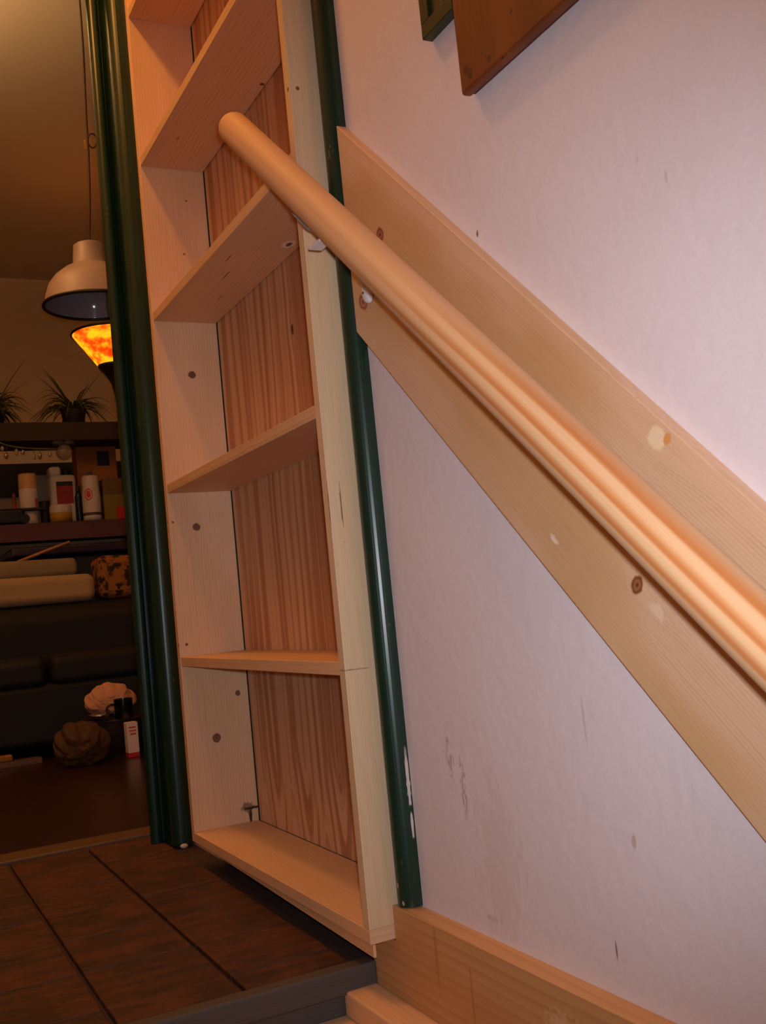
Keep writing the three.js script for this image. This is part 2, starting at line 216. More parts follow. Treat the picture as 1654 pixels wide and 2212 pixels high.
{ // green mouldings
  const hr = [[XW, 0.0375], ...arc(XW - 0.006, 0.0197, 0.0178, 90, 270, 16).map(q => [XW - 0.006 - (XW - 0.006 - q[0]) * 1.12, q[1]]), [XW, 0.0019]].reverse();
  let g = extrudeXZ(hr, 0.0275, 2.6);
  const p = g.attributes.position, uv = new Float32Array(p.count * 2);
  for (let i = 0; i < p.count; i++) { const a = Math.atan2(p.getZ(i) - 0.0197, XW - 0.004 - p.getX(i)); uv[i * 2] = (a / Math.PI + 0.5); uv[i * 2 + 1] = p.getY(i) / 2.2; }
  g.setAttribute('uv', new THREE.BufferAttribute(uv, 2));
  M.green = std({ map: greenTex(201, [[0.985, 0.195, 0.035, 0.045], [0.99, 0.135, 0.03, 0.018], [0.5, 0.055, 0.03, 0.004, [170, 160, 120]], [0.62, 0.033, 0.03, 0.003, [170, 160, 120]], [0.45, 0.62, 0.03, 0.012, [120, 130, 100]], [0.42, 0.8, 0.02, 0.02, [120, 130, 100]], [0.995, 0.97, 0.03, 0.015], [0.4, 0.3, 0.03, 0.003, [160, 150, 110]]]), roughness: 0.34, clearcoat: 0.12, clearcoatRoughness: 0.25 });
  struct(mesh('trim_2', g, M.green), 'chipped glossy dark green half-round moulding beside the bookcase');
  // casing of the doorway to the far room
  const cs = [[0.006, -1.16], [-0.019, -1.112], ...arc(-0.008, -1.1, 0.014, 190, 20, 10), [0.0065, -1.108], [0.011, -1.108], [0.011, -1.052], ...arc(0.034, -1.044, 0.0235, 180, 0, 16), [0.0575, -1.075], [XW, -1.075], [XW, -1.16]];
  let c = extrudeXZ(cs.slice().reverse(), YF, DH);
  const q = c.attributes.position, w = new Float32Array(q.count * 2);
  for (let i = 0; i < q.count; i++) { w[i * 2] = (q.getX(i) + 0.03) * 9 + q.getZ(i) * 2; w[i * 2 + 1] = q.getY(i) / 2.2; }
  c.setAttribute('uv', new THREE.BufferAttribute(w, 2));
  M.green2 = std({ map: greenTex(231, []), roughness: 0.36, clearcoat: 0.1, clearcoatRoughness: 0.3 });
  struct(mesh('trim_3', c, M.green2), 'dark green moulded door casing at the far end of the bookcase');
  struct(mesh('trim_4', merge([bx([-0.9, YF, -1.28], [-0.885, DH, -1.12], { grain: 'y' }), bx([-0.97, YF, -1.16], [-0.9, DH, -1.12], { grain: 'y' }), bx([-0.97, DH, -1.16], [XW, DH + 0.09, -1.1], { grain: 'x' })]), M.green2), 'green head and left casing of the doorway');
  tag(mesh('paint_flake', new THREE.IcosahedronGeometry(0.009, 1).scale(1, 0.6, 0.7).translate(0.024, YF + 0.0055, -0.99), flat(196, 180, 172, 0.8)), 'small pale plaster crumb at the foot of the green casing', 'debris');
}

// ------------------------------------------------------------------ bookcase
{
  const b = thing('bookcase', 'unfinished shallow pine bookcase built into an old doorway', 'bookcase', [0, 0, 0]);
  const fs = mesh('side_panel', board([0, 0, -W], [D, TOP, -W + T], { grain: 'y', L: TOP, H: D, org: [0, 0, -W] }), M.farSide, b); fs.userData.label = 'knotty side panel at the doorway end';
  const g2 = board([0, 0, -T], [D, TOP, 0], { grain: 'y', L: TOP, H: D, org: [0, 0, -T] });
  mesh('side_panel', g2, M.nearSide, b).userData.label = 'pale straight-grained side panel beside the green moulding';
  for (let i = 0; i < 5; i++) {
    mesh('shelf', board([0.0015, SH[i] - T, -W + T + 0.0003], [D - 0.001, SH[i], -T - 0.0003], i === 2 ? { grain: 'z', L: W, H: D, org: [0, 0, -W] } : { grain: 'z', off: [i * 0.31, i * 0.23] }), i === 2 ? M.pocketShelf : M.pine, b);
  }
  mesh('bottom_shelf', board([0, -T, -W], [D, 0, 0], { grain: 'z', off: [0.55, 0.1] }), M.pine, b);
  mesh('top_panel', board([0, TOP, -W], [D, TOP + T, 0], { grain: 'z', off: [0.2, 0.4] }), M.pine, b);
  mesh('back_panel', board([D + 0.001, 0.0, -W + T + 0.0045], [D + 0.007, TOP, -0.005], { grain: 'y', L: TOP, H: W, org: [0, 0, -W], r: 0.0005 }), M.ply, b).userData.label = 'strongly striped fir plywood back';
  // tapered packing strip under the bottom shelf
  const s = new THREE.Shape([[0.0, -T - 0.0003], [0.0, -0.036], [0.5, -0.025], [W - 0.05, -T - 0.002], [W - 0.05, -T - 0.0003]].map(q => new THREE.Vector2(...q)));
  const wg = new THREE.ExtrudeGeometry(s, { depth: 0.004, bevelEnabled: false }); wg.rotateY(Math.PI / 2); wg.translate(0.003, 0, -0.0005);
  mesh('packing_strip', metreUV(wg, 'z', 1.2, 0.3, [0.4, 0.3]), M.edge, b);
}

// ------------------------------------------------------------------ handrail and its board
{
  // board on the wall: plumb-cut upper end, long edge at 43.3 degrees
  const a = 43.3 * Math.PI / 180, ca = Math.cos(a), sa = Math.sin(a), z0 = 0.0392, yt = 1.103, hv = HB / ca, len = 1.25;
  const s = new THREE.Shape([[-z0, yt], [-z0, yt - hv], [-(z0 + len), yt - hv - len * sa / ca], [-(z0 + len), yt - len * sa / ca]].map(q => new THREE.Vector2(...q)));
  let g = new THREE.ExtrudeGeometry(s, { depth: 0.0136, bevelEnabled: true, bevelSize: 0.0015, bevelThickness: 0.0012, bevelOffset: -0.0015, bevelSegments: 2 }); g.rotateY(Math.PI / 2); g.translate(XW - 0.0148, 0, 0); g = g.toNonIndexed();
  const p = g.attributes.position, uv = new Float32Array(p.count * 2), yb = yt - hv;
  for (let i = 0; i < p.count; i++) { const z = p.getZ(i) - z0, y = p.getY(i) - yb; uv[i * 2] = (z * ca - y * sa + HB * 0.93) / LB; uv[i * 2 + 1] = (z * sa + y * ca + (p.getX(i) - XW + 0.0148) * 0.3) / HB; }
  g.setAttribute('uv', new THREE.BufferAttribute(uv, 2));
  tag(mesh('handrail_backing_board', g, M.board), 'wide knotty pine board fixed aslant on the white stair wall', 'board');

  const ang = 0.7139, dir = new THREE.Vector3(0, -Math.sin(ang), Math.cos(ang)), end = new THREE.Vector3(-0.043, 1.1735, -0.1335), R = 0.0245, Ln = 1.9;
  const rail = thing('handrail', 'thick round pine handrail with a rounded end, sloping down in front of the board', 'handrail', [end.x, end.y, end.z]);
  const prof = [[0.00001, 0], [0.008, 0.0002], [0.0135, 0.0014], [0.0185, 0.005], [0.0225, 0.0105], [R, 0.018]]; for (let k = 1; k <= 40; k++) prof.push([R, 0.018 + (Ln - 0.018) * k / 40]); prof.push([0.00001, Ln]);
  const rg = lathe(prof, 64), rp = rg.attributes.position, ru = rg.attributes.uv; for (let i = 0; i < rp.count; i++) ru.setY(i, rp.getY(i) / 1.9);
  const pole = mesh('pole', rg, M.rail, rail); pole.quaternion.setFromUnitVectors(new THREE.Vector3(0, 1, 0), dir);
  // white bracket: wall plate on the board, curved arm, saddle under the pole
  const loc = (x, y, z) => [x - end.x, y - end.y, z - end.z];
  const br = new THREE.Group(); br.name = 'bracket'; br.userData.label = 'white metal handrail bracket'; rail.add(br);
  const pg = lathe([[0.00001, 0.008], [0.005, 0.008], [0.010, 0.006], [0.012, 0.003], [0.0122, 0]], 28); pg.rotateZ(Math.PI / 2); pg.scale(1, 1.25, 1); pg.translate(...loc(XW - 0.0166, 0.847, 0.089));
  mesh('wall_plate', pg, M.white, br);
  const sg = new THREE.SphereGeometry(0.0018, 10, 8); sg.translate(...loc(XW - 0.0245, 0.846, 0.0875)); mesh('screw', sg, flat(60, 56, 56, 0.4), br);
  mesh('arm', tube([loc(XW - 0.018, 0.85, 0.088), loc(0.034, 0.866, 0.096), loc(0.004, 0.896, 0.112), loc(-0.026, 0.904, 0.122), loc(-0.043, 0.916, 0.128)], 0.005, 24, 12), M.white, br);
  const sd = mesh('saddle', mergeGeometries([new THREE.CylinderGeometry(R + 0.003, R + 0.003, 0.062, 24, 1, true, -0.62, 1.24).toNonIndexed(), new THREE.CylinderGeometry(R + 0.0005, R + 0.0005, 0.062, 24, 1, true, -0.62, 1.24).toNonIndexed()]), flat(236, 232, 232, 0.35, { side: THREE.DoubleSide }), br);
  sd.quaternion.setFromUnitVectors(new THREE.Vector3(0, 1, 0), dir); sd.position.copy(dir.clone().multiplyScalar((0.128 - end.z) / Math.cos(ang)));
  const lg = board([-0.009, -0.0035, -0.012], [0.009, 0, 0.022], { r: 0.0012 }); const lip = mesh('support_plate', lg, M.white, br); lip.position.set(...loc(-0.043, 0.8885, 0.138));
}
// ------------------------------------------------------------------ loose pine strip on the top step
tag(mesh('pine_strip', board([-0.0135, -0.1295, -0.076], [0.0358, -0.0945, 0.185], { grain: 'z', off: [0.7, 0.15], r: 0.004 }), M.pine), 'short pine strip lying on the step against the skirt board', 'wood strip');

// ------------------------------------------------------------------ pictures on the stair wall
{
  const pw = flat(0, 0, 0); pw.map = texture(512, 512, (u, v) => { const n = fbm(u * 4, v * 9, 301, 4), f = vn(u * 30, v * 400, 303); let c = mix3([134, 70, 30], [100, 48, 20], n); const q = vn(u * 40, v * 34, 307); if (q > 0.9) c = mix3(c, [64, 32, 18], 0.8); return c.map(k => k * (0.94 + 0.1 * f)); }); pw.color.set(0xffffff); pw.roughness = 0.55;
  const t = thing('wooden_plaque', 'brown stained wooden plaque with a chamfered edge on the stair wall', 'plaque', [XW, 0.987, 0.358]);
  let g = board([-0.0175, 0, 0], [-0.0045, 0.5, 0.46], { grain: 'y', L: 0.5, H: 0.4, r: 0.004 });
  mesh('panel', g, pw, t);
  mesh('backing', bx([-0.0045, 0.003, 0.003], [-0.0003, 0.497, 0.457]), flat(92, 38, 20, 0.7), t);
  const f = thing('picture_frame', 'dark green picture frame hanging beside the wooden plaque', 'picture frame', [XW, 1.094, 0.284]);
  const dg = flat(40, 48, 26, 0.4); mesh('frame', merge([board([-0.014, 0, 0], [-0.0003, 0.018, 0.07]), board([-0.014, 0.282, 0], [-0.0003, 0.3, 0.07]), board([-0.014, 0.018, 0], [-0.0003, 0.282, 0.018]), board([-0.014, 0.018, 0.052], [-0.0003, 0.282, 0.07])]), dg, f);
  mesh('picture', bx([-0.009, 0.018, 0.018], [-0.0003, 0.282, 0.052]), flat(58, 56, 30, 0.5), f);
}

// ------------------------------------------------------------------ ceiling lamps out of frame
function globeLamp(name, label, pos, r, col, e) {
  const g = thing(name, label, 'lamp', [pos[0], YC, pos[2]]);
  const dy = pos[1] - YC; const em = new THREE.MeshStandardMaterial({ color: 0x998877, emissive: col, emissiveIntensity: e });
  mesh('globe', new THREE.SphereGeometry(r, 32, 20).translate(0, dy, 0), em, g);
  mesh('canopy', lathe([[0.00001, -0.03], [0.05, -0.028], [0.06, -0.001], [0.00001, -0.001]]), M.white, g);
  if (dy < -r - 0.03) mesh('stem', tube([[0, -0.02, 0], [0, (dy + r) / 2, 0], [0, dy + r - 0.004, 0]], 0.008), M.white, g);
}
globeLamp('ceiling_globe', 'warm glass globe lamp over the tiled landing', LANDING_LAMP, 0.07, new THREE.Color(1, 0.5, 0.16), 2);
{ const g = thing('hanging_bowl_lamp', 'hanging metal bowl lamp throwing its light at the far ceiling', 'lamp', [ROOM_LAMP[0], YC, ROOM_LAMP[2]]), dy = ROOM_LAMP[1] - YC;
  mesh('bowl', lathe([[0.00001, dy - 0.09], [0.09, dy - 0.075], [0.15, dy - 0.03], [0.18, dy + 0.03], [0.176, dy + 0.03], [0.146, dy - 0.027], [0.088, dy - 0.071], [0.00001, dy - 0.086]], 40), flat(120, 90, 60, 0.5, { metalness: 0.4 }), g);
  mesh('bulb', new THREE.SphereGeometry(0.035, 20, 14).translate(0, dy, 0), new THREE.MeshStandardMaterial({ color: 0x998877, emissive: new THREE.Color(1, 0.6, 0.28), emissiveIntensity: 2 }), g);
  for (const a of [0, 2.1, 4.2]) mesh('rod', tube([[Math.cos(a) * 0.177, dy + 0.03, Math.sin(a) * 0.177], [Math.cos(a) * 0.1, dy / 2, Math.sin(a) * 0.1], [0, -0.01, 0]], 0.003, 10, 6), M.black, g);
  mesh('canopy', lathe([[0.00001, -0.03], [0.05, -0.028], [0.06, -0.001], [0.00001, -0.001]]), M.white, g); }

// ------------------------------------------------------------------ far room
{ // white enamel pendant
  const z = -2.2, c = at(203, 660, z), r = at(203, 660, z).x - at(95, 660, z).x;
  const t = thing('pendant_lamp', 'white enamel bell-shaped pendant lamp on a looped cord', 'lamp', [c.x, c.y, c.z]);
  const prof = [[r * 0.30, r * 1.28], [r * 0.33, r * 1.26], [r * 0.36, r * 0.86], [r * 0.55, r * 0.76], [r * 0.75, r * 0.60], [r * 0.88, r * 0.42], [r * 0.95, r * 0.2], [r * 0.98, r * 0.02], [r, 0]];
  const inn = prof.slice().reverse().map(q => [q[0] - 0.003, q[1] + 0.001]);
  mesh('shade', lathe(prof, 56), flat(164, 140, 130, 0.4, { side: THREE.DoubleSide }), t);
  mesh('shade_lining', lathe(inn, 56), flat(150, 150, 168, 0.12, { side: THREE.DoubleSide, clearcoat: 0.6, clearcoatRoughness: 0.05 }), t);
  mesh('rim', tube(arc(0, 0, r, 0, 354, 60).map(q => [q[0], 0, q[1]]), 0.006, 90, 8, true), flat(40, 26, 22, 0.4), t);
  mesh('crown', lathe([[0.00001, r * 1.3], [r * 0.28, r * 1.3], [r * 0.31, r * 1.27]], 40), flat(164, 140, 130, 0.4), t);
  const top = YC - c.y, lp = at(193, 305, z), tp = at(172, 0, z);
  const P = (px, py) => { const q = at(px, py, z); return [q.x - c.x, q.y - c.y, 0]; };
  mesh('cord', tube([[0, r * 1.3, 0], P(194, 420), P(191, 330), P(187, 260), P(180, 110), P(172, 0), [tp.x - c.x, top - 0.001, 0]], 0.0035, 60, 8), flat(74, 40, 22, 0.7), t);
  const l0 = P(199, 305); mesh('cord_loop', tube(arc(0, 0, 1, 0, 350, 24).map(q => [l0[0] + q[0] * 0.0155, l0[1] + q[1] * 0.023, 0.004 + q[1] * 0.006]), 0.0027, 50, 8, true), flat(84, 46, 26, 0.7), t);
  const tg = P(185, 312); mesh('tape', bx([tg[0] - 0.005, tg[1] - 0.016, -0.002], [tg[0] + 0.003, tg[1] + 0.016, 0.0]), flat(190, 130, 60, 0.6), t);
}
{ // torchiere
  const z = -3.6, c = at(246, 722, z), r = c.x - at(157, 742, z).x, y0 = YF - 0.01, H = c.y - y0;
  const t = thing('floor_lamp', 'lit torchiere floor lamp with a mottled amber mica shade', 'lamp', [c.x, y0, c.z]);
  const mica = (u, v) => { const n = fbm(u * 15, v * 4, 401, 4), m = fbm(u * 30, v * 9, 405, 3); return mix3([255, 178, 24], [206, 52, 4], sst(0.34, 0.66, n * 0.65 + m * 0.35)); };
  const mt = texture(512, 128, mica);
  const sm = new THREE.MeshPhysicalMaterial({ map: mt, emissive: 0xffffff, emissiveMap: mt, emissiveIntensity: 1.3, roughness: 0.5, side: THREE.DoubleSide });
  const h = 0.155;
  mesh('shade', lathe([[r * 0.44, H - h], [r * 0.72, H - h * 0.5], [r, H]], 48), sm, t);
  const dk = flat(24, 14, 10, 0.45);
  mesh('shade_rim', tube(arc(0, 0, r, 0, 354, 60).map(q => [q[0], H, q[1]]), 0.006, 90, 8, true), dk, t);
  mesh('cup', lathe([[0.014, H - h - 0.2], [0.018, H - h - 0.15], [0.03, H - h - 0.09], [0.055, H - h - 0.045], [r * 0.42, H - h - 0.012], [r * 0.45, H - h + 0.006], [0.00001, H - h + 0.005]], 40), dk, t);
  mesh('pole', tube([[0, 0.02, 0], [0, H * 0.5, 0], [0, H - h - 0.18, 0]], 0.014, 10, 14), dk, t);
  mesh('foot', lathe([[0.00001, 0.03], [0.03, 0.028], [0.12, 0.012], [0.13, 0], [0.00001, 0]], 40), dk, t);
  pointLight(new THREE.Color(1, 0.5, 0.16), 0.035, [c.x, c.y - 0.05, c.z], 0.03);
}
{ // rack of shelves against the back wall
  const zf = -4.3, y1 = at(120, 912, zf).y, y1b = at(120, 951, zf).y, y2 = at(120, 1127, zf).y, y2b = at(120, 1166, zf).y, xl = -0.9, xr = 1.5, bot = YF - 0.01;
  const t = thing('storage_rack', 'dark wooden storage rack with a mauve front on its middle shelf', 'shelf unit', [0, bot, 0]);
  const db = std({ map: wood(1.2, 0.3, 400, { seed: 61, light: [44, 24, 15], dark: [28, 15, 10], rings: 80, strength: 0.6 }), roughness: 0.6 }), mv = flat(88, 48, 54, 0.6);
  mesh('top_shelf', board([xl, y1b - bot, -4.62], [xr, y1 - bot, zf], { grain: 'x' }), db, t);
  mesh('middle_shelf', board([xl, y2 - 0.03 - bot, -5.28], [xr, y2 - bot, zf - 0.02], { grain: 'x' }), db, t);
  mesh('shelf_front', board([xl, y2b - bot, zf - 0.02], [xr, y2 - 0.004 - bot, zf], { grain: 'x' }), mv, t).userData.label = 'mauve painted front board';
  mesh('low_shelf', board([xl, 0.56, -5.28], [xr, 0.59, zf + 0.02], { grain: 'x' }), db, t);
  for (const [x, z] of [[xl, zf - 0.06], [xr - 0.05, zf - 0.06], [xl, -4.6], [xr - 0.05, -4.6]]) mesh('post', board([x, 0, z], [x + 0.05, y1b - bot, z + 0.05], { grain: 'y' }), db, t);
  const s1 = at(0, 1003, -5.27).y, s0 = at(0, 1075, -5.27).y; mesh('back_board', bx([xl, s0 - bot, -5.295], [xr, s1 - bot, -5.275], { grain: 'x' }), flat(46, 42, 26, 0.8), t); { const p1 = at(0, 930, -5.27).y; mesh('pale_back_board', bx([xl, s1 + 0.002 - bot, -5.295], [xr, p1 - bot, -5.28], { grain: 'x' }), flat(236, 214, 170, 0.8), t).userData.label = 'cream back board'; }

  const onShelf = (px, z) => at(px, 1100, z).x;
  // spider plants
  const lm = flat(70, 84, 34, 0.5, { side: THREE.DoubleSide }), pm = flat(40, 26, 20, 0.6);
  const plant = (px, z, seed, label, sc) => {
    const R = rng(seed), g = thing('spider_plant', label, 'plant', [at(px, 912, z).x, y1, z], 'spider plants on the rack');
    mesh('pot', lathe([[0.00001, 0], [0.055 * sc, 0], [0.075 * sc, 0.1 * sc], [0.08 * sc, 0.105 * sc], [0.068 * sc, 0.1 * sc], [0.00001, 0.085 * sc]], 28), pm, g);
    const gs = [];
    for (let k = 0; k < 90; k++) {
      const a = R() * 6.283, l = (0.18 + 0.17 * R()) * sc, up = k < 7 ? 0.8 + 0.3 * R() : 0.5 + 0.6 * R(), n = 9, ps = [], ix = [];
      for (let i = 0; i <= n; i++) {
        const s = i / n, hr = l * (s * (1.3 - up * 0.6)); let yy = 0.095 * sc + l * (up * 1.1 * s - (k < 7 ? 0.25 : 0.95) * s * s); const w = 0.0065 * sc * (1 - s) * (0.6 + s * 1.5) + 0.0005;
        const cx = Math.cos(a), sz = Math.sin(a); { const yq = Math.max(0.004, yy); if (yy < yq) yy = yq; } ps.push(cx * hr - sz * w, yy, sz * hr + cx * w, cx * hr, yy + w * 0.5, sz * hr, cx * hr + sz * w, yy, sz * hr - cx * w);
        if (i) { const q = (i - 1) * 3; ix.push(q, q + 3, q + 1, q + 1, q + 3, q + 4, q + 1, q + 4, q + 2, q + 2, q + 4, q + 5); }
      }
      const lg = new THREE.BufferGeometry(); lg.setAttribute('position', new THREE.Float32BufferAttribute(ps, 3)); lg.setIndex(ix); lg.computeVertexNormals(); gs.push(lg);
    }
    mesh('foliage', mergeGeometries(gs), lm, g);
  };
  plant(160, -4.46, 11, 'bushy spider plant in a dark pot next to the floor lamp', 0.92);
  plant(-14, -4.46, 23, 'drooping spider plant at the doorway side of the rack', 0.88);

  const put = (name, label, cat, px, z, build) => { const g = thing(name, label, cat, [onShelf(px, z), y2, z]); build(g, (a) => Math.abs(at(a, 1100, z).x - at(px, 1100, z).x), (py) => at(px, py, z).y - y2); return g; };
  const wht = flat(206, 196, 190, 0.4);
  put('spray_can', 'white aerosol can with a red round emblem and a silver top', 'spray can', 199, -4.42, (g, w, h) => {
    const r = w(219), H = h(1028);
    mesh('body', lathe([[0.00001, 0], [r, 0], [r, 0.03], [r * 0.98, 0.034], [r * 0.98, 0.05], [r, 0.054], [r, H * 0.55], [r * 0.9, H * 0.75], [r * 0.92, H * 0.96], [r * 0.8, H], [0.00001, H]], 36), wht, g);
    mesh('band', lathe([[r * 0.985, 0.034], [r * 1.004, 0.036], [r * 1.004, 0.048], [r * 0.985, 0.05]], 36), flat(70, 66, 50, 0.5), g);
    const e = new THREE.CylinderGeometry(r * 1.006, r * 1.006, 0.07, 20, 1, true, -0.95, 0.95).translate(0, H * 0.58, 0); const ring = texture(128, 128, (u, v) => { const q = Math.hypot(u - 0.5, v - 0.5); return q < 0.46 && q > 0.36 || q < 0.26 ? [196, 46, 36] : [206, 196, 190]; }); mesh('emblem', e, std({ map: ring, side: THREE.DoubleSide }), g);
    mesh('nozzle', lathe([[0.00001, H + 0.026], [0.012, H + 0.024], [0.016, H + 0.004], [0.03, H], [0.00001, H]], 24), flat(170, 170, 170, 0.25, { metalness: 0.8 }), g);
  });
  put('white_jug', 'white plastic jug with a black and dark red label', 'jug', 137, -4.56, (g, w, h) => {
    const r = w(165), H = h(1010);
    mesh('body', merge([board([-r, 0, -0.05], [r, H * 0.86, 0.05], { r: 0.02 }), board([-r, H * 0.84, -0.05], [-r * 0.1, H, 0.05], { r: 0.018 })]), wht, g);
    const lab = texture(128, 160, (u, v) => v > 0.8 ? [30, 28, 26] : (v < 0.6 && v > 0.2 && Math.sin(v * 60) > 0.55 && vn(u * 26, v * 10, 3) > 0.42) ? [120, 40, 32] : [150, 34, 26]);
    mesh('label', bx([-r * 0.55, H * 0.36, 0.0495], [r * 0.72, H * 0.74, 0.0515], { L: r * 1.27, H: H * 0.38, grain: 'x', org: [-r * 0.55, H * 0.36, 0] }), std({ map: lab }), g);
    mesh('cap', lathe([[0.00001, H + 0.005], [0.022, H + 0.005], [0.023, H - 0.04], [0.00001, H - 0.04]], 24).translate(r * 0.4, -0.01, 0), M.black, g);
  });
  put('white_jar', 'low white jar with a yellow label in front of the jug', 'jar', 131, -4.38, (g, w, h) => { const r = w(155), H = h(1092); mesh('body', lathe([[0.00001, 0], [r, 0], [r, H * 0.55], [0.00001, H * 0.55]], 32), flat(168, 128, 30, 0.5), g); mesh('lid', lathe([[r * 0.98, H * 0.55], [r * 1.02, H * 0.57], [r * 1.02, H * 0.94], [r * 0.95, H], [0.00001, H]], 32), wht, g); });
  put('white_bottle', 'tall white bottle with a beige cap and a seam', 'bottle', 63, -4.42, (g, w, h) => { const r = w(83), H = h(1024); mesh('body', lathe([[0.00001, 0], [r, 0.004], [r, H * 0.7], [0.00001, H * 0.7]], 32), flat(204, 190, 186, 0.45), g); mesh('cap', lathe([[r * 0.96, H * 0.7], [r, H * 0.72], [r * 0.98, H * 0.96], [r * 0.9, H], [0.00001, H]], 32), flat(204, 160, 116, 0.5), g); mesh('sticker', bx([r * 0.5, H * 0.3, r * 0.78], [r * 0.86, H * 0.5, r * 0.8]), flat(150, 44, 34), g); });
  put('grey_carton', 'narrow grey carton between the tall bottle and the jug', 'carton', 96, -4.68, (g, w, h) => { mesh('body', board([-w(112), 0, -0.04], [w(112), h(1030), 0.04]), flat(130, 126, 122), g); mesh('flap', bx([-w(112), h(1030), -0.04], [w(112), h(1030) + 0.004, 0.04]), flat(150, 146, 140), g); });
  put('black_cup', 'small black cup beside the white jar', 'cup', 97, -4.4, (g, w, h) => { const r = w(109), H = h(1084); mesh('body', lathe([[0.00001, 0], [r * 0.8, 0], [r, H], [r * 0.9, H], [r * 0.72, 0.01], [0.00001, 0.01]], 28), M.black, g); mesh('rim', tube(arc(0, 0, r * 0.95, 0, 350, 24).map(q => [q[0], H, q[1]]), 0.003, 40, 6, true), M.black, g); });
  put('black_drill', 'black power tool lying in front of the tall bottle', 'tool', 20, -4.36, (g, w, h) => { mesh('housing', board([-0.16, 0, -0.03], [w(52), h(1100), 0.03], { r: 0.02 }), M.black, g); mesh('shaft', new THREE.CylinderGeometry(0.009, 0.009, 0.13, 16).rotateZ(Math.PI / 2).translate(w(52) + 0.045, h(1100) - 0.006, 0), flat(34, 40, 34, 0.4), g); mesh('chuck', new THREE.CylinderGeometry(0.024, 0.024, 0.03, 24).rotateX(Math.PI / 2).translate(w(50), 0.026, 0.035), M.black, g); });
  put('orange_marker', 'orange marker pen standing beside the tall bottle', 'pen', 32, -4.5, (g, w, h) => { const H = h(1066); mesh('barrel', lathe([[0.00001, 0], [0.009, 0], [0.009, H * 0.7], [0.00001, H * 0.7]], 16), flat(170, 72, 30), g); mesh('cap', lathe([[0.0095, H * 0.7], [0.0085, H], [0.00001, H]], 16), flat(150, 62, 30), g); });
  put('blue_bottle', 'dark blue bottle between the jug and the aerosol can', 'bottle', 171, -4.47, (g, w, h) => { const r = 0.02, H = h(1050); mesh('body', lathe([[0.00001, 0], [r, 0], [r, H * 0.7], [r * 0.5, H * 0.85], [0.00001, H * 0.85]], 24), flat(28, 36, 44, 0.3), g); mesh('cap', lathe([[r * 0.5, H * 0.84], [r * 0.5, H], [0.00001, H]], 20), M.black, g); });
  put('yellow_box', 'olive and yellow box with a red corner next to the can', 'box', 240, -4.44, (g, w, h) => { const a = w(222), b = w(264), H = h(1036); mesh('body', board([-a, 0, -0.04], [b, H * 0.62, 0.04]), flat(126, 104, 24), g); mesh('lid', board([-a, H * 0.62, -0.04], [b, H, 0.04]), flat(104, 78, 36), g); mesh('red_mark', bx([0.02, 0.008, 0.0395], [0.075, 0.075, 0.0415]), flat(176, 34, 26), g); });
  put('cardboard_box', 'tall brown cardboard box with a dark cut-out window', 'box', 206, -4.565, (g, w, h) => {
    const a = w(168), b = w(254), H = y1b - y2 - 0.004, m = flat(150, 92, 46, 0.85), x0 = w(213), x1 = w(239), y0 = h(1010), yk = Math.min(h(964), y1b - y2 - 0.03);
    mesh('front', merge([bx([-a, 0, 0.058], [x0, H, 0.062]), bx([x1, 0, 0.058], [b, H, 0.062]), bx([x0, 0, 0.058], [x1, y0, 0.062]), bx([x0, yk, 0.058], [x1, H, 0.062])]), m, g);
    mesh('walls', merge([bx([-a, 0, -0.06], [-a + 0.004, H, 0.058]), bx([b - 0.004, 0, -0.06], [b, H, 0.058]), bx([-a, 0, -0.064], [b, H, -0.06]), bx([-a, 0, -0.06], [b, 0.004, 0.058])]), m, g);
    mesh('contents', bx([-a + 0.01, 0.005, -0.05], [b - 0.01, H * 0.96, 0.03]), M.black, g);
  });
  // garland and glass bauble hung under the top shelf
  const gz = zf + 0.012, gp = [[-40, 938], [0, 957], [30, 965], [70, 969], [122, 970]].map(q => at(q[0], q[1], gz));
  const gl = thing('charm_garland', 'beaded garland of small charms hung under the top shelf', 'garland', [gp[1].x, gp[1].y, gz]);
  mesh('string', tube(gp.map(q => q.clone().sub(gl.position)), 0.005, 40, 6), flat(96, 84, 44, 0.6), gl);
  [[5, 962, 974], [14, 964, 990], [36, 966, 982], [50, 967, 982], [74, 970, 992], [87, 970, 990], [108, 970, 986]].forEach((q, i) => { const a = at(q[0], q[1], gz).sub(gl.position), b = at(q[0], q[2], gz).sub(gl.position); const e = new THREE.SphereGeometry(0.010, 14, 10).scale(1, 1.4 + (i % 3) * 0.25, 0.6).translate(b.x, b.y + 0.012, 0); const c = mesh('charm', e, flat(150, 140, 120, 0.15, { metalness: i % 2 ? 0.6 : 0.1 }), gl); mesh('thread', tube([[a.x, a.y, 0], [(a.x + b.x) / 2, (a.y + b.y) / 2, 0], [b.x, b.y + 0.02, 0]], 0.0016, 6, 5), flat(96, 84, 44), c); });
  const bc = at(139, 977, gz + 0.03), ba = thing('glass_bauble', 'clear glass ball hanging in a dark bow beside the garland', 'ornament', [bc.x, y1b, gz + 0.03]);
  mesh('ball', new THREE.SphereGeometry(0.042, 32, 24).translate(0, bc.y - y1b, 0), new THREE.MeshPhysicalMaterial({ color: 0xd8d0c8, transmission: 0.85, thickness: 0, roughness: 0.04, ior: 1.5 }), ba);
  mesh('bow', merge([new THREE.SphereGeometry(0.022, 16, 10).scale(1.5, 0.7, 0.7).translate(-0.028, bc.y - y1b + 0.05, 0), new THREE.SphereGeometry(0.022, 16, 10).scale(1.5, 0.7, 0.7).translate(0.028, bc.y - y1b + 0.05, 0)]), flat(48, 44, 34), ba);
  mesh('thread', tube([[0, bc.y - y1b + 0.04, 0], [0, -0.02, 0], [0, -0.001, -0.042]], 0.002, 8, 5), flat(60, 50, 40), ba);
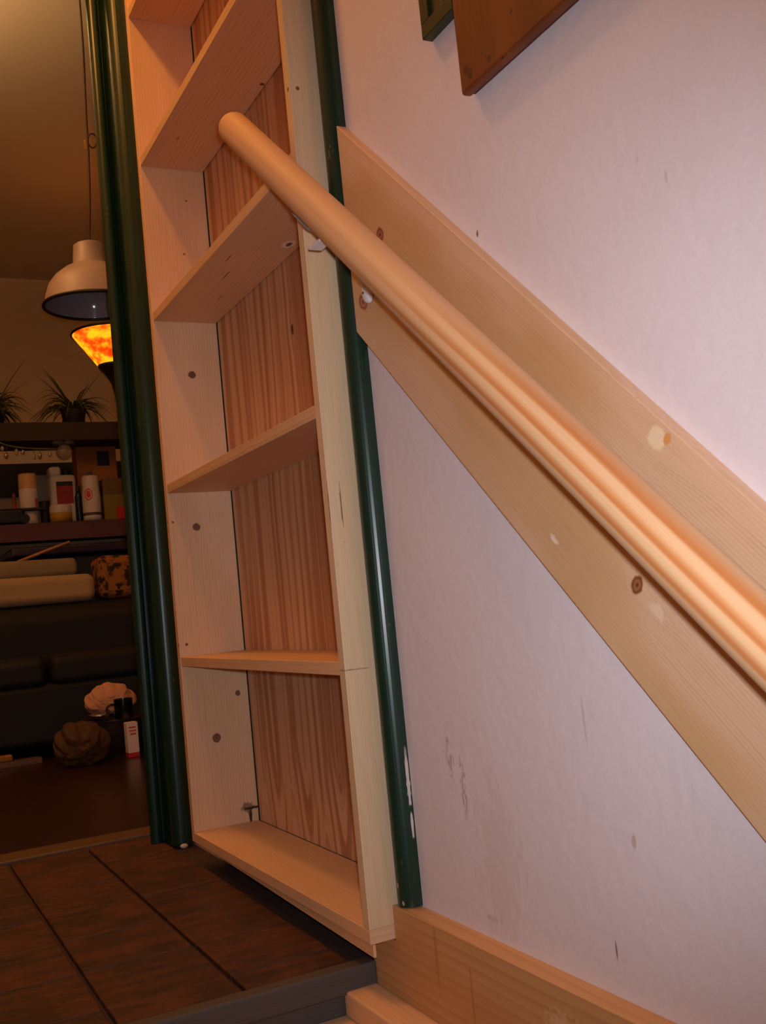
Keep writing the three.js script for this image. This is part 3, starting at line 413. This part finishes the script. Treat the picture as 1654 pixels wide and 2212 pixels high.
  // tub, bag and stick under the middle shelf
  const ty = at(120, 1178, -4.22).y, t0 = bot + 0.59, tx0 = at(24, 1200, -4.22).x, tx1 = 1.05;
  const tub = thing('storage_tub', 'long dark blue plastic tub under the mauve shelf front', 'tub', [0, t0, 0]);
  const bl = flat(34, 40, 62, 0.25, { clearcoat: 0.5 });
  mesh('body', board([tx0 + 0.03, 0, -4.7], [tx1, ty - t0 - 0.05, -4.26], { r: 0.02 }), bl, tub); mesh('lid', board([tx0, ty - t0 - 0.05, -4.73], [tx1 + 0.03, ty - t0, -4.22], { r: 0.014 }), flat(46, 40, 66, 0.22, { clearcoat: 0.5 }), tub);
  const bc2 = at(2, 1210, -4.1); const bg = new THREE.SphereGeometry(1, 28, 20); { const p = bg.attributes.position; for (let i = 0; i < p.count; i++) { const x = p.getX(i), y = p.getY(i), z = p.getZ(i), k = 1 + 0.14 * (fbm(x * 2.5 + 5, y * 2.5 + z * 2, 501, 3) - 0.5) * 2; p.setXYZ(i, x * k * 0.12, y * k * 0.1, z * k * 0.08); } bg.computeVertexNormals(); }
  bg.translate(bc2.x - 0.06, t0 + 0.098, -4.12); const bag = mesh('plastic_bag', bg.scale(1, 1, 1), flat(58, 58, 86, 0.15, { transmission: 0.3, thickness: 0, clearcoat: 0.6 })); tag(bag, 'crumpled bluish plastic bag at the end of the tub', 'bag'); 
  const sa = at(38, 1214, -4.0), sb = at(149, 1171, -4.205); tag(mesh('wooden_stick', tube([sa, sa.clone().lerp(sb, 0.5), sb], 0.008, 12, 8), flat(190, 140, 96, 0.6)), 'thin bare stick leaning against the mauve shelf front', 'stick');
}
{ // black sofa with its load
  const top = at(120, 1302, -3.3).y, bot = YF - 0.01, h = top - bot, sm = flat(8, 7, 8, 0.7);
  const t = thing('sofa', 'low black leather sofa under the storage rack', 'sofa', [0.1, bot, -3.5]);
  mesh('base', board([-1.0, 0.05, -0.35], [0.95, 0.3, 0.42], { r: 0.03 }), sm, t);
  mesh('backrest', board([-1.0, 0.28, -0.35], [0.95, h, 0.02], { r: 0.09 }), sm, t);
  for (const k of [0, 1]) mesh('seat_cushion', board([-0.84 + k * 0.83, 0.285, -0.02], [-0.02 + k * 0.83, 0.41, 0.43], { r: 0.05 }), sm, t);
  for (const x of [-1.0, 0.79]) mesh('armrest', board([x, 0.05, -0.3], [x + 0.16, 0.5, 0.44], { r: 0.06 }), sm, t);
  for (const [x, z] of [[-0.95, -0.3], [0.85, -0.3], [-0.95, 0.35], [0.85, 0.35]]) mesh('foot', board([x, 0, z], [x + 0.05, 0.055, z + 0.05]), M.black, t);
  const soft = (w, hh, d, seed, am, rf = 0.2) => { const g = new RoundedBoxGeometry(w, hh, d, 12, Math.min(w, hh, d) * rf); const p = g.attributes.position; for (let i = 0; i < p.count; i++) { const x = p.getX(i), y = p.getY(i), z = p.getZ(i), n = (fbm(x * 7 + 3, y * 9 + z * 4, seed, 3) - 0.5) * am; p.setXYZ(i, x + n * 0.4, y + n * Math.min(1, (y + hh / 2) / hh * 2), z + n * 0.6); } g.computeVertexNormals(); return g; };
  const c1 = at(95, 1250, -3.62), w1 = (at(199, 1250, -3.62).x - c1.x) * 2 + 0.14;
  const hh = at(95, 1208, -3.62).y - top;
  const xr1 = at(199, 1250, -3.62).x, bk = thing('folded_blanket', 'folded cream blanket lying along the sofa back', 'blanket', [xr1 - w1 / 2, top + 0.002, -3.66]), bm = flat(168, 140, 108, 0.9);
  mesh('lower_fold', soft(w1, hh * 0.62, 0.26, 601, 0.02, 0.3).translate(0, hh * 0.31, 0), bm, bk);
  mesh('upper_fold', soft(w1 - 0.06, hh * 0.42, 0.18, 605, 0.02, 0.35).translate(-0.03, hh * 0.8, -0.035), flat(132, 116, 92, 0.9), bk);
  const mc = texture(256, 256, (u, v) => mix3([150, 92, 40], [40, 24, 16], sst(0.4, 0.56, fbm(u * 7, v * 7, 611, 4))));
  const x2 = at(238, 1245, -3.62).x; tag(mesh('mottled_cushion', soft(0.2, hh * 0.96, 0.22, 607, 0.02).translate(x2 + 0.035, top + hh * 0.48 + 0.004, -3.66), std({ map: mc, roughness: 0.9 })), 'brown and black mottled cushion beside the blanket', 'cushion');
}
{ // things on the far floor
  const fy = YF - 0.01;
  const c = at(290, 1628, -2.72), b0 = thing('medicine_box', 'small upright white carton with red print and a red base', 'box', [c.x, fy, -2.74]);
  const wd = Math.abs(at(302, 1628, -2.72).x - at(278, 1628, -2.72).x), ht = at(288, 1560, -2.72).y - fy;
  mesh('carton', board([-wd / 2, ht * 0.13, -0.03], [wd / 2, ht, 0.02], { r: 0.001 }), flat(226, 208, 204, 0.5), b0); mesh('red_base', board([-wd / 2, 0, -0.03], [wd / 2, ht * 0.13, 0.02], { r: 0.001 }), flat(190, 26, 26, 0.5), b0);
  mesh('print', merge([bx([-wd * 0.34, ht * 0.84, 0.0195], [wd * 0.3, ht * 0.88, 0.0206]), bx([-wd * 0.3, ht * 0.74, 0.0195], [wd * 0.34, ht * 0.78, 0.0206]), bx([-wd * 0.24, ht * 0.64, 0.0195], [wd * 0.3, ht * 0.69, 0.0206])]), flat(196, 60, 52), b0);
  const crumple = (rx, ry, rz, seed, am, det = 4) => { const g = new THREE.IcosahedronGeometry(1, 12); const p = g.attributes.position; for (let i = 0; i < p.count; i++) { const v = new THREE.Vector3().fromBufferAttribute(p, i), k = 1 + am * (Math.abs(fbm(v.x * det + 9, v.y * det + v.z * det * 0.7 + 4, seed, 3) - 0.5) * 4 - 0.5); p.setXYZ(i, v.x * k * rx, Math.max(-0.92, v.y * k) * ry, v.z * k * rz); } g.computeVertexNormals(); return g; };
  const pa = at(186, 1600, -2.78); tag(mesh('crumpled_bag', crumple(0.1, 0.085, 0.08, 701, 0.14, 2).translate(pa.x - 0.03, fy + 0.0785, -2.72), flat(80, 50, 25, 0.8)), 'crumpled brown paper bag in front of the sofa', 'bag');
  const bn = at(240, 1555, -2.95), bn2 = thing('wicker_bin', 'dark round bin heaped with clutter in front of the sofa', 'bin', [bn.x, fy, -2.92]), bt = at(240, 1552, -2.92).y - fy;
  mesh('body', lathe([[0.00001, 0], [0.1, 0], [0.125, bt], [0.118, bt], [0.094, 0.012], [0.00001, 0.012]], 32), flat(40, 26, 18, 0.7), bn2); mesh('rim', tube(arc(0, 0, 0.122, 0, 354, 40).map(q => [q[0], bt, q[1]]), 0.006, 60, 8, true), flat(70, 44, 28, 0.6), bn2);
  tag(mesh('crumpled_cloth', crumple(0.095, 0.07, 0.06, 711, 0.14, 2).translate(bn.x, fy + bt + 0.072, -2.95), flat(206, 150, 118, 0.85)), 'crumpled pale cloth heaped on the dark bin', 'cloth');
  const mg = thing('black_mug', 'black mug perched on the clutter in front of the pale cloth', 'mug', [bn.x + 0.02, fy + bt + 0.006, -2.80]); mesh('body', lathe([[0.00001, 0], [0.034, 0], [0.036, 0.075], [0.032, 0.075], [0.03, 0.006], [0.00001, 0.006]], 28), flat(14, 13, 13, 0.2), mg); mesh('handle', tube(arc(-0.045, 0, 0.02, 60, 300, 12).map(q => [q[0], q[1] + 0.038, 0]), 0.004, 24, 8), flat(14, 13, 13, 0.2), mg);
  const bo = thing('metal_bowl', 'shiny little metal dish beside the black mug', 'dish', [bn.x - 0.065, fy + bt + 0.006, -2.815]); mesh('bowl', lathe([[0.00001, 0], [0.02, 0.001], [0.042, 0.02], [0.046, 0.026], [0.04, 0.02], [0.018, 0.004], [0.00001, 0.004]], 32), flat(180, 176, 176, 0.15, { metalness: 0.9 }), bo); mesh('lid_knob', new THREE.SphereGeometry(0.012, 16, 12).translate(0.025, 0.03, 0), flat(200, 196, 196, 0.1, { metalness: 0.9 }), bo);
  const pl = at(35, 1622, -3.02); tag(mesh('wood_offcut', board([pl.x - 0.35, fy, -3.045], [pl.x + 0.09, fy + 0.022, -2.99], { grain: 'x' }), M.thresh), 'short board offcut lying on the dark floor', 'wood offcut');
  const oc = at(8, 1602, -3.02); tag(mesh('yellow_block', board([pl.x - 0.2, fy + 0.0222, -3.04], [oc.x + 0.028, fy + 0.046, -3.0], { r: 0.006 }), flat(150, 100, 36, 0.6)), 'yellowish wooden block resting on the board offcut', 'block');
}
renderer.render(scene, camera);
